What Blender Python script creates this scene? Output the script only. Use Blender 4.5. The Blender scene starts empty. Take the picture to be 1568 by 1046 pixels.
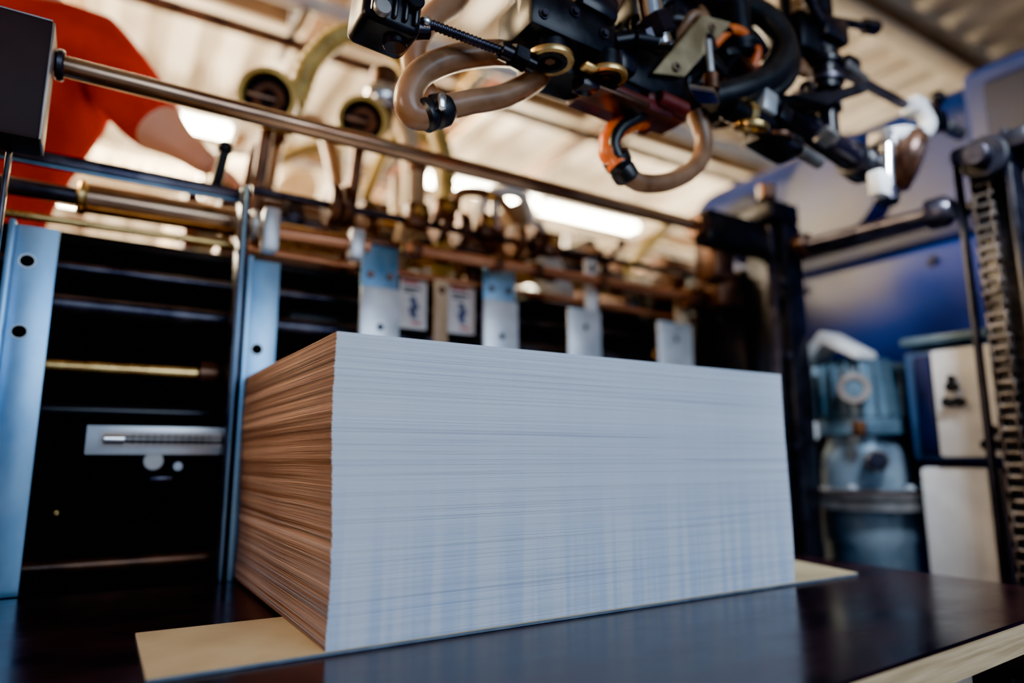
import bpy, bmesh, math, random
from mathutils import Vector, Matrix, Quaternion
random.seed(4)
D=bpy.data; SC=bpy.context.scene
COL=SC.collection

# ------------------------------------------------------------ materials
def mat(name,c1,c2=None,met=0.0,rough=.5,scale=8,bump=0.0,stretch=(1,1,1),rv=.12,coat=0,emit=None,es=0,detail=5,lo=.35,hi=.65,spec=None):
    m=D.materials.new(name); m.use_nodes=True
    nt=m.node_tree; N=nt.nodes; L=nt.links
    b=N['Principled BSDF']
    b.inputs['Metallic'].default_value=met
    b.inputs['Roughness'].default_value=rough
    if spec is not None: b.inputs['Specular IOR Level'].default_value=spec
    if coat: b.inputs['Coat Weight'].default_value=coat
    if c2 is None: c2=tuple(x*.6 for x in c1)
    tc=N.new('ShaderNodeTexCoord'); mp=N.new('ShaderNodeMapping'); mp.inputs['Scale'].default_value=stretch
    L.new(tc.outputs['Object'],mp.inputs['Vector'])
    no=N.new('ShaderNodeTexNoise'); no.inputs['Scale'].default_value=scale; no.inputs['Detail'].default_value=detail
    L.new(mp.outputs[0],no.inputs['Vector'])
    cr=N.new('ShaderNodeValToRGB'); cr.color_ramp.elements[0].position=lo; cr.color_ramp.elements[1].position=hi
    cr.color_ramp.elements[0].color=(*c2,1); cr.color_ramp.elements[1].color=(*c1,1)
    L.new(no.outputs['Fac'],cr.inputs['Fac']); L.new(cr.outputs['Color'],b.inputs['Base Color'])
    mr=N.new('ShaderNodeMapRange'); mr.inputs['To Min'].default_value=max(0.03,rough-rv); mr.inputs['To Max'].default_value=min(1,rough+rv)
    L.new(no.outputs['Fac'],mr.inputs['Value']); L.new(mr.outputs['Result'],b.inputs['Roughness'])
    if bump:
        bp=N.new('ShaderNodeBump'); bp.inputs['Strength'].default_value=bump; bp.inputs['Distance'].default_value=.004
        L.new(no.outputs['Fac'],bp.inputs['Height']); L.new(bp.outputs['Normal'],b.inputs['Normal'])
    if emit:
        b.inputs['Emission Color'].default_value=(*emit,1); b.inputs['Emission Strength'].default_value=es
    return m

steel_blue=mat('steel_bluish',(.38,.64,.92),(.11,.31,.58),.7,.36,7,.15,(1,1,.5))
steel_light=mat('steel_light',(.74,.79,.86),(.48,.54,.62),.5,.35,10,.1)
chrome=mat('chrome',(.85,.86,.88),(.6,.6,.62),1,.16,12)
copper=mat('copper_bar',(.72,.33,.18),(.30,.11,.06),.85,.30,16,.15,(.3,1,1))
brass=mat('brass',(.90,.62,.25),(.46,.27,.10),.95,.28,18,.1)
platem=mat('brass_plate_satin',(.50,.40,.24),(.30,.22,.12),.9,.40,14,.15)
barsteel=mat('brushed_bar',(.68,.45,.29),(.26,.15,.10),.92,.22,14,.1,(.25,1,1))
darkshaft=mat('dark_shaft',(.09,.085,.11),(.025,.024,.04),.85,.30,14,.1)
black=mat('black_metal',(.012,.012,.018),(.004,.004,.007),.3,.32,22,.25,spec=.35)
blackgloss=mat('black_painted',(.014,.010,.018),(.006,.005,.010),.15,.22,10,.08,spec=.4)
rubber=mat('black_rubber',(.012,.012,.016),(.006,.006,.008),0,.35,20,.1)
tan=mat('tan_hose',(.33,.17,.09),(.17,.08,.04),0,.30,14,.1)
yellowhose=mat('yellow_hose',(.66,.50,.14),(.34,.23,.05),0,.4,12)
orange=mat('orange_hose',(.90,.18,.02),(.60,.09,.01),0,.3,14)
redpart=mat('red_brown_casting',(.13,.016,.014),(.035,.008,.008),.1,.38,20,.15)
blue=mat('blue_enamel',(.004,.026,.185),(.001,.008,.065),.0,.36,2.2,.05,spec=.3)
bluedark=mat('blue_dark_enamel',(.002,.009,.060),(.001,.004,.020),.0,.42,4,.05,spec=.25)
bluegrey=mat('blue_grey_paint',(.10,.18,.25),(.035,.075,.12),.2,.34,9,.1)
white=mat('white_paint',(.80,.81,.82),(.58,.60,.62),0,.45,7,.05)
cream=mat('cream_paint',(.70,.54,.35),(.30,.19,.10),0,.5,4,.05)
browniron=mat('brown_iron',(.17,.08,.045),(.04,.02,.014),.65,.32,12,.2)
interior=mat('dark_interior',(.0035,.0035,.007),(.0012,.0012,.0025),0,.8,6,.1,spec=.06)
hole=mat('hole_dark',(.004,.004,.007),(.002,.002,.003),0,.9,6,spec=.1)
redpr=mat('red_print',(.5,.04,.04),(.35,.03,.03),0,.5,9)
bluepr=mat('blue_print',(.03,.04,.16),(.02,.03,.10),0,.5,9)
labelw=mat('label_white',(.75,.70,.70),(.6,.54,.54),0,.5,9)
greymetal=mat('grey_metal',(.32,.31,.32),(.13,.12,.12),.7,.4,9,.15)
boxbrown=mat('dark_brown_enamel',(.030,.016,.017),(.018,.010,.011),0,.6,6,spec=.2)

# ------------------------------------------------------------ builder
def align(p0,p1):
    d=(Vector(p1)-Vector(p0)); q=Vector((0,0,1)).rotation_difference(d.normalized())
    return Matrix.Translation(Vector(p0))@q.to_matrix().to_4x4(), d.length
class B:
    def __init__(s,name,parent=None): s.bm=bmesh.new(); s.mats=[]; s.name=name; s.parent=parent
    def mi(s,m):
        if m not in s.mats: s.mats.append(m)
        return s.mats.index(m)
    def add(s,t,m,M=None):
        if M is not None: bmesh.ops.transform(t,matrix=M,verts=t.verts)
        i=s.mi(m)
        for f in t.faces: f.material_index=i; f.smooth=True
        me=D.meshes.new('t'); t.to_mesh(me); t.free(); s.bm.from_mesh(me); D.meshes.remove(me)
    def box(s,c,sz,m,rot=(0,0,0),bev=.004,seg=2):
        t=bmesh.new(); bmesh.ops.create_cube(t,size=1)
        bmesh.ops.scale(t,vec=sz,verts=t.verts)
        bev=min(bev,min(sz)*.45)
        if bev>0: bmesh.ops.bevel(t,geom=t.edges[:],offset=bev,segments=seg,affect='EDGES',profile=.5)
        R=Matrix.Rotation(rot[2],4,'Z')@Matrix.Rotation(rot[1],4,'Y')@Matrix.Rotation(rot[0],4,'X')
        s.add(t,m,Matrix.Translation(Vector(c))@R)
    def lathe(s,p0,p1,prof,m,seg=28):
        M,L=align(p0,p1); t=bmesh.new(); rings=[]
        for r,z in prof:
            rings.append([t.verts.new((max(r,1e-5)*math.cos(2*math.pi*k/seg),max(r,1e-5)*math.sin(2*math.pi*k/seg),z*L)) for k in range(seg)])
        for a,b in zip(rings,rings[1:]):
            for k in range(seg): t.faces.new((a[k],a[(k+1)%seg],b[(k+1)%seg],b[k]))
        t.faces.new(rings[0][::-1]); t.faces.new(rings[-1])
        s.add(t,m,M)
    def cyl(s,p0,p1,r,m,r2=None,seg=28,bev=None):
        r2=r if r2 is None else r2
        L=(Vector(p1)-Vector(p0)).length
        b=min(r,r2)*.12 if bev is None else bev; b=min(b,L*.3); f=b/L
        s.lathe(p0,p1,[(r-b,0),(r,f),(r2,1-f),(r2-b,1)],m,seg)
    def hexn(s,p0,p1,r,m): s.cyl(p0,p1,r,m,seg=6,bev=r*.08)
    def ring(s,c,ax,R,r,h,m,seg=36):
        c=Vector(c);a=Vector(ax).normalized(); M,L=align(c-a*h/2,c+a*h/2)
        t=bmesh.new(); prof=[(r,0),(R,0),(R+h*.1,h*.5),(R,h),(r,h),(r,h*.5)]
        rg=[[t.verts.new((q*math.cos(2*math.pi*k/seg),q*math.sin(2*math.pi*k/seg),z)) for k in range(seg)] for q,z in prof]
        for i in range(len(rg)):
            a_,b_=rg[i],rg[(i+1)%len(rg)]
            for k in range(seg): t.faces.new((a_[k],a_[(k+1)%seg],b_[(k+1)%seg],b_[k]))
        bmesh.ops.recalc_face_normals(t,faces=t.faces)
        s.add(t,m,M)
    def sph(s,c,r,m,sc=(1,1,1)):
        t=bmesh.new(); bmesh.ops.create_uvsphere(t,u_segments=24,v_segments=14,radius=r)
        s.add(t,m,Matrix.Translation(Vector(c))@Matrix.Diagonal((*sc,1)))
    def tube(s,pts,r,m,seg=16,rib=0,amp=0.0,n=10):
        P=[Vector(p) for p in pts]
        C=[]
        if len(P)==2: C=[P[0].lerp(P[1],i/n) for i in range(n+1)]
        else:
            E=[P[0]*2-P[1]]+P+[P[-1]*2-P[-2]]
            for i in range(1,len(E)-2):
                a,b,c,d=E[i-1],E[i],E[i+1],E[i+2]
                for k in range(n):
                    u=k/n; C.append(.5*((2*b)+(c-a)*u+(2*a-5*b+4*c-d)*u*u+(3*b-a-3*c+d)*u**3))
            C.append(E[-2].copy())
        if rib:
            ln=[0]
            for a,b in zip(C,C[1:]): ln.append(ln[-1]+(b-a).length)
            step=rib/4; cnt=int(ln[-1]/step); R=[];j=0
            for i in range(cnt+1):
                x=min(i*step,ln[-1]-1e-6)
                while ln[j+1]<x: j+=1
                R.append(C[j].lerp(C[j+1],(x-ln[j])/max(1e-9,ln[j+1]-ln[j])))
            C=R
        t=bmesh.new(); rings=[]
        T0=(C[1]-C[0]).normalized(); u=T0.orthogonal().normalized()
        for i,c in enumerate(C):
            T=(C[min(i+1,len(C)-1)]-C[max(i-1,0)]).normalized()
            u=(u-T*u.dot(T)).normalized(); v=T.cross(u)
            rr=r
            if rib: rr=r*(1+amp*(1 if i%4<2 else -1))
            rings.append([t.verts.new(c+u*rr*math.cos(2*math.pi*k/seg)+v*rr*math.sin(2*math.pi*k/seg)) for k in range(seg)])
        for a,b in zip(rings,rings[1:]):
            for k in range(seg): t.faces.new((a[k],a[(k+1)%seg],b[(k+1)%seg],b[k]))
        t.faces.new(rings[0][::-1]); t.faces.new(rings[-1])
        s.add(t,m)
    def poly(s,pts,ext,m,bev=.002):
        t=bmesh.new(); vs=[t.verts.new(Vector(p)) for p in pts]; f=t.faces.new(vs)
        r=bmesh.ops.extrude_face_region(t,geom=[f]); nv=[g for g in r['geom'] if isinstance(g,bmesh.types.BMVert)]
        bmesh.ops.translate(t,vec=Vector(ext),verts=nv)
        bmesh.ops.recalc_face_normals(t,faces=t.faces)
        if bev: bmesh.ops.bevel(t,geom=t.edges[:],offset=bev,segments=2,affect='EDGES')
        s.add(t,m)
    def hole(s,c,ax,r,rim=steel_light):
        a=Vector(ax).normalized(); c=Vector(c)
        s.cyl(c-a*.001,c+a*.0015,r,hole,seg=24); s.ring(c+a*.001,a,r*1.13,r*.98,.002,rim,24)
    def bolt(s,c,ax,r,m=steel_light):
        a=Vector(ax).normalized(); c=Vector(c)
        s.cyl(c,c+a*r*.3,r*1.5,m); s.hexn(c+a*r*.3,c+a*r*1.1,r,m)
    def done(s):
        bm=s.bm
        for e in bm.edges:
            if len(e.link_faces)==2 and e.calc_face_angle(0)>.62: e.smooth=False
        me=D.meshes.new(s.name); bm.to_mesh(me); bm.free()
        for m in s.mats: me.materials.append(m)
        o=D.objects.new(s.name,me); COL.objects.link(o)
        if s.parent: o.parent=s.parent
        return o
def empty(name):
    e=D.objects.new(name,None); COL.objects.link(e); return e
RX=lambda *a:random.uniform(*a)

# ------------------------------------------------------------ room
FZ=-.55; CZ=3.3
b=B('floor'); fm=mat('concrete_floor',(.20,.17,.15),(.12,.10,.09),0,.35,2,.1)
b.box((2,3,FZ-.05),(17,16,.1),fm,bev=0); b.done()
cm=mat('corrugated_sheet',(.86,.82,.76),(.60,.53,.44),.2,.45,1.5,.03)
b=B('ceiling'); t=bmesh.new()
x=-6.5; prof=[]
while x<10.5:
    for dx,dz in ((0,0),(.16,0),(.20,.12),(.30,.12),(.34,0)): prof.append((x+dx,CZ+dz))
    x+=.34
pv=[(t.verts.new((px,-3.2,pz)),t.verts.new((px,11,pz))) for px,pz in prof]
for a,c in zip(pv,pv[1:]):
    if (a[0].co-c[0].co).length>1e-4: t.faces.new((a[0],a[1],c[1],c[0]))
b.add(t,cm); b.box((2,3.9,CZ+.2),(17,14.2,.1),cm,bev=0)
b.done()
wm=mat('plaster_wall',(.62,.52,.40),(.48,.38,.28),0,.7,1.5,.03)
def wallbox(name,c,s): 
    w=B(name); w.box(c,s,wm,bev=0); w.done()
w=B('wall_back')
w.box((2,11,.3),(17,.2,1.7),wm,bev=0); w.box((2,11,3.1),(17,.2,.6),wm,bev=0)
for i in range(9): w.box((-6.2+i*2.05,11,2.0),(.45,.2,1.8),wm,bev=0)
w.done()
gl=mat('window_frame_paint',(.8,.78,.72),(.7,.66,.6),0,.4,5)
for i in range(8):
    w=B('window_%d'%(i+1)); cx=-5.17+i*2.05
    for dx in (-.78,-.26,.26,.78): w.box((cx+dx,10.95,1.97),(.05,.06,1.65),gl)
    for z in (1.17,1.97,2.77): w.box((cx,10.95,z),(1.6,.06,.05),gl)
    w.done()
wallbox('wall_left',(-6.4,3.9,1.4),(.2,14.2,3.9)); wallbox('wall_right',(10.4,3.9,1.4),(.2,14.2,3.9))

bmw=mat('beam_paint',(.90,.84,.74),(.72,.62,.50),.1,.45,3)
bmd=mat('beam_rust_brown',(.26,.15,.08),(.12,.07,.04),.2,.5,3)
for yy in (1.2,3.3,5.4,7.6,9.6):
    b=B('roof_beam')
    b.box((2,yy,CZ-.02),(16.4,.16,.025),bmw); b.box((2,yy,CZ-.26),(16.4,.16,.025),bmw); b.box((2,yy,CZ-.14),(16.4,.02,.24),bmd)
    b.done()
for xx in (-2.6,-.6,.7,3.0,5.2):
    b=B('roof_purlin'); b.box((xx,4,CZ-.34),(.08,14,.12),bmw); b.box((xx,4,CZ-.41),(.14,14,.02),bmd); b.done()

lampm=mat('fluorescent_tube',(1,1,1),(1,1,1),0,.5,5,emit=(1,.88,.64),es=65)
for (xx,yy) in ((4.05,4.5),(2.72,4.45),(-.2,4.45),(-1.9,2.7),(-2.0,4.5),(.85,6.6),(3.2,7.0),(-1.2,6.8),(5.6,6.8),(6.0,2.8),(-3.4,6.6),(-.6,2.6),(7.5,4.6)):
    b=B('fluorescent_lamp')
    b.box((xx,yy,CZ-.46),(1.35,.20,.05),white); 
    for d in (-.055,.055):
        b.cyl((xx-.62,yy+d,CZ-.51),(xx+.62,yy+d,CZ-.51),.028,lampm)
    for d in (-.64,.64): b.box((xx+d,yy,CZ-.51),(.04,.18,.06),white)
    for d in (-.5,.5): b.cyl((xx+d,yy,CZ-.44),(xx+d,yy,CZ-.005),.008,greymetal)
    b.done()
for (xx,yy) in ((-.35,6.2),(3.7,6.2),(-4.2,6.2),(-1.55,3.55)):
    b=B('steel_column'); b.box((xx,yy,1.3),(.03,.2,3.68),bmw); b.box((xx-.1,yy,1.3),(.02,.22,3.68),bmw); b.box((xx+.1,yy,1.3),(.02,.22,3.68),bmw)
    b.box((xx,yy,FZ+.01),(.36,.36,.02),bmw); b.done()
b=B('ventilation_duct'); 
b.tube([(-4,5.0,2.55),(-1.5,4.9,2.55),(-.1,4.95,2.52),(.5,4.6,2.5),(.8,4.1,2.4),(.85,3.9,2.2)],.17,mat('duct_zinc',(.80,.70,.55),(.5,.40,.28),.6,.35,5),seg=24,rib=.12,amp=.03)
for k in range(3): b.cyl((-3.4+1.6*k,4.95,2.65),(-3.4+1.6*k,4.95,CZ-.01),.012,greymetal)
b.done()
b=B('overhead_pipe_run')
for k,(yy,zz,r,m_) in enumerate(((2.3,2.35,.035,browniron),(2.42,2.42,.022,brass),(2.15,2.5,.045,white))):
    b.tube([(-5,yy,zz),(6,yy,zz)],r,m_)
for k in range(5): b.box((-4+k*2.2,2.3,2.4),(.04,.5,.03),greymetal); b.cyl((-4+k*2.2,2.3,2.4),(-4+k*2.2,2.3,CZ-.01),.012,greymetal)
b.done()
b=B('cable_tray')
for s_ in (-.14,.14): b.box((1.75+s_*1,4.4,2.75),(.02,8.6,.08),brass)
for k in range(26): b.box((1.75,.3+k*.32,2.73),(.28,.03,.015),greymetal)
for k in range(3): b.tube([(1.67+k*.07,.2,2.76),(1.7+k*.06,3,2.77),(1.67+k*.07,8.5,2.76)],.022,[black,browniron,orange][k])
for yy in (1.2,3.3,5.4,7.6): b.cyl((1.75,yy,2.73),(1.75,yy,CZ-.275),.01,greymetal)
b.done()

def unit(cx,cy,w,d,h,m1):
    b=B('printing_press_unit')
    b.box((cx,cy,FZ+(h-FZ)/2),(w,d,h-FZ),m1,bev=.09,seg=4)
    b.box((cx,cy-d/2-.02,.9),(w*.8,.05,.7),cream,bev=.03)
    for k in range(4):
        z=h-.2-.28*k
        b.cyl((cx-w/2+.1,cy-d/2-.12,z),(cx+w/2-.1,cy-d/2-.12,z),.08-.01*(k%2),[chrome,browniron,brass,darkshaft][k%4])
    for sx in (-1,1):
        b.box((cx+sx*(w/2-.06),cy-d/2-.14,h*.5),(.07,.3,h*.9),browniron,bev=.02)
        b.tube([(cx+sx*w*.4,cy-.2,h),(cx+sx*w*.4,cy-.2,h+.35),(cx+sx*w*.2,cy-.2,h+.42),(cx,cy-.2,h+.42)],.02,chrome)
    b.tube([(cx-w*.3,cy-d/2,h-.1),(cx-w*.3,cy-d/2-.25,h+.1),(cx-w*.1,cy-d/2-.2,h+.3),(cx,cy,h+.1)],.035,yellowhose)
    b.box((cx+w*.2,cy-d*.2,h+.1),(w*.3,d*.4,.22),browniron,bev=.03)
    b.done()
unit(.9,3.2,1.9,1.1,1.60,cream)
unit(3.6,3.6,1.6,1.4,1.75,bluegrey)
unit(-2.1,4.6,1.8,1.2,1.6,cream)
unit(1.2,5.9,2.0,1.0,2.05,white)
unit(5.9,5.4,1.8,1.4,2.0,cream)

# ------------------------------------------------------------ pile table
tm=mat('phenolic_plywood_top',(.030,.009,.014),(.012,.004,.008),0,.22,5,.12,(1,2.2,1),spec=.42,rv=.13)
ply=mat('plywood_edge',(.86,.62,.36),(.56,.37,.19),0,.6,6,.2,(1,1,26))
b=B('pile_table')
top=[(-.61,-.50,0),(1.42,-.388,0),(1.42,.70,0),(-.61,.70,0)]
b.poly([(p[0],p[1],-.006) for p in top],(0,0,.006),tm,bev=.0015)
b.poly([(p[0],p[1],-.052) for p in top],(0,0,.046),ply,bev=.001)
for xx in (-.45,.4,1.2): b.box((xx,.12,-.09),(.08,1.1,.07),blackgloss)
for xx in (-.45,1.2):
    for yy in (-.3,.55): b.box((xx,yy,-.33),(.07,.07,.44),blackgloss); b.box((xx,yy,FZ+.01),(.14,.14,.02),blackgloss)
b.box((.4,-.3,-.4),(1.7,.04,.05),blackgloss); b.box((.4,.55,-.4),(1.7,.04,.05),blackgloss)
b.done()
cbm=mat('cardboard_manila',(.76,.62,.37),(.62,.48,.27),0,.65,9,.1)
cbe=mat('cardboard_grey_edge',(.16,.22,.30),(.09,.13,.2),0,.7,20)
b=B('cardboard_sheet')
b.poly([(-.217,0,.0005),(1.245,-.004,.0005),(1.29,.20,.0005),(-.215,.258,.0005)],(0,0,.004),cbe,bev=.0006)
b.poly([(-.217,0.001,.0045),(1.245,-.003,.0045),(1.29,.20,.0045),(-.215,.257,.0045)],(0,0,.0012),cbm,bev=.0004)
b.done()

# ------------------------------------------------------------ paper stack
def paper(name,c_hi,c_lo,side):
    m=D.materials.new(name); m.use_nodes=True; nt=m.node_tree; N=nt.nodes; L=nt.links; bs=N['Principled BSDF']
    bs.inputs['Roughness'].default_value=.75; bs.inputs['Specular IOR Level'].default_value=.25
    tc=N.new('ShaderNodeTexCoord')
    n0=N.new('ShaderNodeTexNoise'); n0.inputs['Scale'].default_value=2.2; n0.inputs['Detail'].default_value=1; L.new(tc.outputs['Object'],n0.inputs['Vector'])
    sx=N.new('ShaderNodeSeparateXYZ'); L.new(tc.outputs['Object'],sx.inputs[0])
    ma=N.new('ShaderNodeMath'); ma.operation='MULTIPLY_ADD'; ma.inputs[1].default_value=.012 if not side else .012; L.new(n0.outputs['Fac'],ma.inputs[0]); L.new(sx.outputs['Z'],ma.inputs[2])
    cx=N.new('ShaderNodeCombineXYZ'); L.new(sx.outputs['X'],cx.inputs[0]); L.new(sx.outputs['Y'],cx.inputs[1]); L.new(ma.outputs[0],cx.inputs[2])
    def nz(vec,sc,det):
        mp=N.new('ShaderNodeMapping'); mp.inputs['Scale'].default_value=vec; L.new(cx.outputs[0],mp.inputs['Vector'])
        n=N.new('ShaderNodeTexNoise'); n.inputs['Scale'].default_value=sc; n.inputs['Detail'].default_value=det; L.new(mp.outputs[0],n.inputs['Vector']); return n
    fine=nz((1.6,.8,520),1,4); mid=nz((.8,.4,90),1,6); wide=nz((.6,.35,24),1,4)
    def ramp(f,a,b_,ca,cb):
        r=N.new('ShaderNodeValToRGB'); r.color_ramp.elements[0].position=a; r.color_ramp.elements[1].position=b_
        r.color_ramp.elements[0].color=(*ca,1); r.color_ramp.elements[1].color=(*cb,1); L.new(f,r.inputs['Fac']); return r
    def mul(a,b_,fac=1):
        mx=N.new('ShaderNodeMix'); mx.data_type='RGBA'; mx.blend_type='MULTIPLY'; mx.inputs[0].default_value=fac
        L.new(a,mx.inputs[6]); L.new(b_,mx.inputs[7]); return mx
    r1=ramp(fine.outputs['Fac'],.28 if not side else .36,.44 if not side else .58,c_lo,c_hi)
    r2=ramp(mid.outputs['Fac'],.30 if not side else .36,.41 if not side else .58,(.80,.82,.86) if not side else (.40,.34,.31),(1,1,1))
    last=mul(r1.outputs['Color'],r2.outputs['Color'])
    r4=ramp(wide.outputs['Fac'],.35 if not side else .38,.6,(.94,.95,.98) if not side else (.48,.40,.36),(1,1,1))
    last=mul(last.outputs[2],r4.outputs['Color'])
    if not side:
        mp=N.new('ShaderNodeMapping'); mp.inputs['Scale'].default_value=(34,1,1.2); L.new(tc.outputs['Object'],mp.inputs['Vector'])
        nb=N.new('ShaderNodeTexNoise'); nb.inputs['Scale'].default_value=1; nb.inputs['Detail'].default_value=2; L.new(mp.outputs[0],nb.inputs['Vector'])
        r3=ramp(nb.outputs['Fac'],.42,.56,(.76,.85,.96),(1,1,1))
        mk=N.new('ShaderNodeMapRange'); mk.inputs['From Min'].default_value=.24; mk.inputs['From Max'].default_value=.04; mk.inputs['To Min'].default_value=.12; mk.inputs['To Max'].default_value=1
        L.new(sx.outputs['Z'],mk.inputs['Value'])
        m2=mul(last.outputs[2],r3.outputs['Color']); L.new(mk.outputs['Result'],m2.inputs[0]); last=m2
    L.new(last.outputs[2],bs.inputs['Base Color'])
    bp=N.new('ShaderNodeBump'); bp.inputs['Strength'].default_value=.35; bp.inputs['Distance'].default_value=.001
    L.new(fine.outputs['Fac'],bp.inputs['Height']); L.new(bp.outputs['Normal'],bs.inputs['Normal'])
    return m
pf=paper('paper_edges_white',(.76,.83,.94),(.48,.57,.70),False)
ps=paper('paper_edges_shade_brown',(.52,.32,.235),(.14,.072,.052),True)  # left face's shaded brown tone painted into the sheet edge colour
bm=bmesh.new(); NL=300; H=.455; z=.0062; W=1.02; Dp=.69
hh=(H-z)/NL; rr=random.Random(9); dr=0
for i in range(NL):
    k=i/NL
    dr=dr*.85+rr.uniform(-.0005,.0005)
    jx=rr.uniform(-.0008,.0008)+dr+.004*math.sin(k*5.2+.4)
    jy=rr.uniform(-.0003,.0003)+dr*.3
    th=hh*(.95 if rr.random()<.9 else .78)
    x0,x1,y0,y1=0+jx,W+jx*.6,0+jy,Dp+jy
    vs=[bm.verts.new(p) for p in ((x0,y0,z),(x1,y0,z),(x1,y1,z),(x0,y1,z),(x0,y0,z+th),(x1,y0,z+th),(x1,y1,z+th),(x0,y1,z+th))]
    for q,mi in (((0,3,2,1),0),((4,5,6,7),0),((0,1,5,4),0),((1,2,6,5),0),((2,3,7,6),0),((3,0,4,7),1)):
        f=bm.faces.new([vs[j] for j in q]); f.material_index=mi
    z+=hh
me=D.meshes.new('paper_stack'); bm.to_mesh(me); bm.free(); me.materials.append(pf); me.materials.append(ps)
COL.objects.link(D.objects.new('paper_stack',me))

# ------------------------------------------------------------ feeder frame
b=B('operator_side_frame')
b.box((-.69,.75,.2),(.10,.75,1.5),blackgloss,bev=.02)
b.box((-.59,.46,.94),(.335,.09,.235),boxbrown,bev=.010)
b.box((-.423,.46,.94),(.004,.084,.228),greymetal,bev=.001)
b.box((-.59,.46,1.057),(.33,.084,.003),greymetal,bev=.001)
b.box((-.47,.48,.62),(.008,.03,.42),darkshaft)
b.done()
b=B('drive_side_frame')
b.box((1.70,.50,.26),(.10,.16,1.62),black,bev=.012)
b.box((1.70,.74,.2),(.08,.26,1.5),black,bev=.012)
b.box((1.61,.45,.50),(.02,.03,1.1),darkshaft)
b.box((1.50,.50,1.01),(.34,.08,.12),black,bev=.02)
b.box((1.45,.55,.93),(.10,.10,.16),browniron,bev=.02)
b.cyl((1.30,.5,1.01),(1.36,.5,1.01),.04,browniron)
b.box((1.66,.50,1.10),(.16,.18,.08),black,bev=.02)
b.cyl((1.60,.44,1.14),(1.60,.44,1.19),.03,browniron)
for z_ in (.3,.6,.85): b.bolt((1.65,.44,z_),(-1,0,0),.014,darkshaft)
b.box((1.60,.66,.86),(.14,.12,.14),browniron,bev=.02); b.cyl((1.45,.7,.83),(1.66,.7,.83),.04,browniron)
b.cyl((1.42,.78,.88),(1.5,.78,.88),.06,browniron); b.box((1.55,.9,.8),(.2,.1,.25),black,bev=.02)
b.done()
b=B('guide_bar')
b.cyl((-.42,.5,1.015),(1.34,.5,1.011),.0205,barsteel,seg=32)
b.cyl((-.42,.5,1.015),(-.405,.5,1.015),.03,darkshaft)
b.done()

def post(x0,x1,zt,holes):
    b=B('steel_upright'); c=(x0+x1)/2
    b.box((c,.726,zt/2),(x1-x0,.012,zt),steel_blue,bev=.002)
    b.box((x0-.006,.71,zt/2),(.012,.05,zt),steel_blue,bev=.002)
    for (hx,hz) in holes: b.hole((hx,.7195,hz),(0,-1,0),.0135)
    b.done()
post(-.468,-.393,.752,[(-.444,.675),(-.443,.525)])
post(-.002,.068,.748,[(.024,.527)])
b=B('angle_upright'); b.box((-.028,.72,.46),(.022,.06,.92),darkshaft); b.box((-.028,.69,.46),(.006,.012,.92),steel_blue); b.done()

def stop(x0,x1,zs,zt,kind):
    b=B('sheet_stop_plate'); c=(x0+x1)/2; w=x1-x0
    if kind==0:
        b.box((c,.748,(zt+.30)/2),(w*.95,.010,zt-.30),steel_blue)
        b.box((c,.737,(zs+.28)/2),(w,.012,zs-.28),steel_light)
        for dx in (-.25,.25): b.bolt((c+w*dx,.743,zs+.035),(0,-1,0),.007,browniron)
        b.hole((c,.7305,zs-.11),(0,-1,0),.010)
        b.box((c,.75,zt+.01),(w*1.02,.03,.02),browniron)
    else:
        b.box((c,.737,(zs+.28)/2),(w,.012,zs-.28),steel_light)
        b.box((x1-w*.2,.75,(zt+.3)/2),(w*.36,.014,zt-.3),white if kind==1 else cream)
        b.hole((c,.7305,zs-.06),(0,-1,0),.010)
        b.bolt((x1-w*.2,.742,zt-.03),(0,-1,0),.008,browniron)
    b.done()
stop(.282,.394,.725,.845,0); stop(.660,.778,.735,.848,0)
stop(.968,1.10,.745,.92,1); stop(1.356,1.52,.742,.90,2)
b=B('sheet_stop_plate'); b.box((.535,.77,.60),(.045,.012,.36),cream); b.bolt((.535,.763,.75),(0,-1,0),.008,browniron); b.done()

for k,(x0,x1) in enumerate(((.42,.505),(.575,.665))):
    b=B('printed_label'); c=(x0+x1)/2
    b.box((c,.803,.71),(x1-x0,.003,.15),labelw,bev=0)
    b.box((c-.01,.801,.770),(x1-x0-.035,.002,.010),redpr,bev=0)
    b.box((c-.005,.801,.752),(x1-x0-.03,.002,.006),hole,bev=0); b.box((c-.012,.801,.742),(x1-x0-.05,.002,.005),hole,bev=0)
    b.poly([(c-.006,.8005,.665),(c-.016,.8005,.695),(c-.004,.8005,.70),(c-.014,.8005,.725),(c+.004,.8005,.73),(c+.014,.8005,.705),(c+.02,.8005,.70),(c+.008,.8005,.685),(c+.014,.8005,.665)],(0,-.001,0),bluepr,bev=0)
    b.box((c+.01,.801,.652),(.03,.002,.008),redpr,bev=0)
    b.box((c,.815,.71),(x1-x0+.01,.02,.17),black)
    b.done()

b=B('copper_bar')
b.cyl((.03,.69,.815),(.285,.69,.82),.0185,copper)
b.cyl((.39,.69,.832),(1.62,.69,.832),.017,copper)
for x_,w_,h_ in ((.03,.038,.11),(.245,.038,.08)): b.box((x_,.68,.815),(w_,.045,h_),steel_light,bev=.008)
for x_ in (.40,.66,.80,1.05): b.cyl((x_,.69,.832),(x_+.03,.69,.832),.026,browniron)
b.done()
b=B('roller_shaft')
b.cyl((-.62,.85,.875),(1.62,.85,.888),.017,brass)
b.cyl((-.62,.85,.875),(-.37,.85,.875),.021,darkshaft)
b.cyl((-.37,.85,.875),(.01,.85,.877),.036,barsteel)
b.cyl((-.375,.85,.875),(-.355,.85,.875),.042,brass)
b.cyl((.01,.85,.877),(.03,.85,.877),.042,steel_light)
for x_ in (.3,.55,.95,1.25): b.cyl((x_,.85,.88),(x_+.05,.85,.88),.026,browniron)
b.done()
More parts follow.
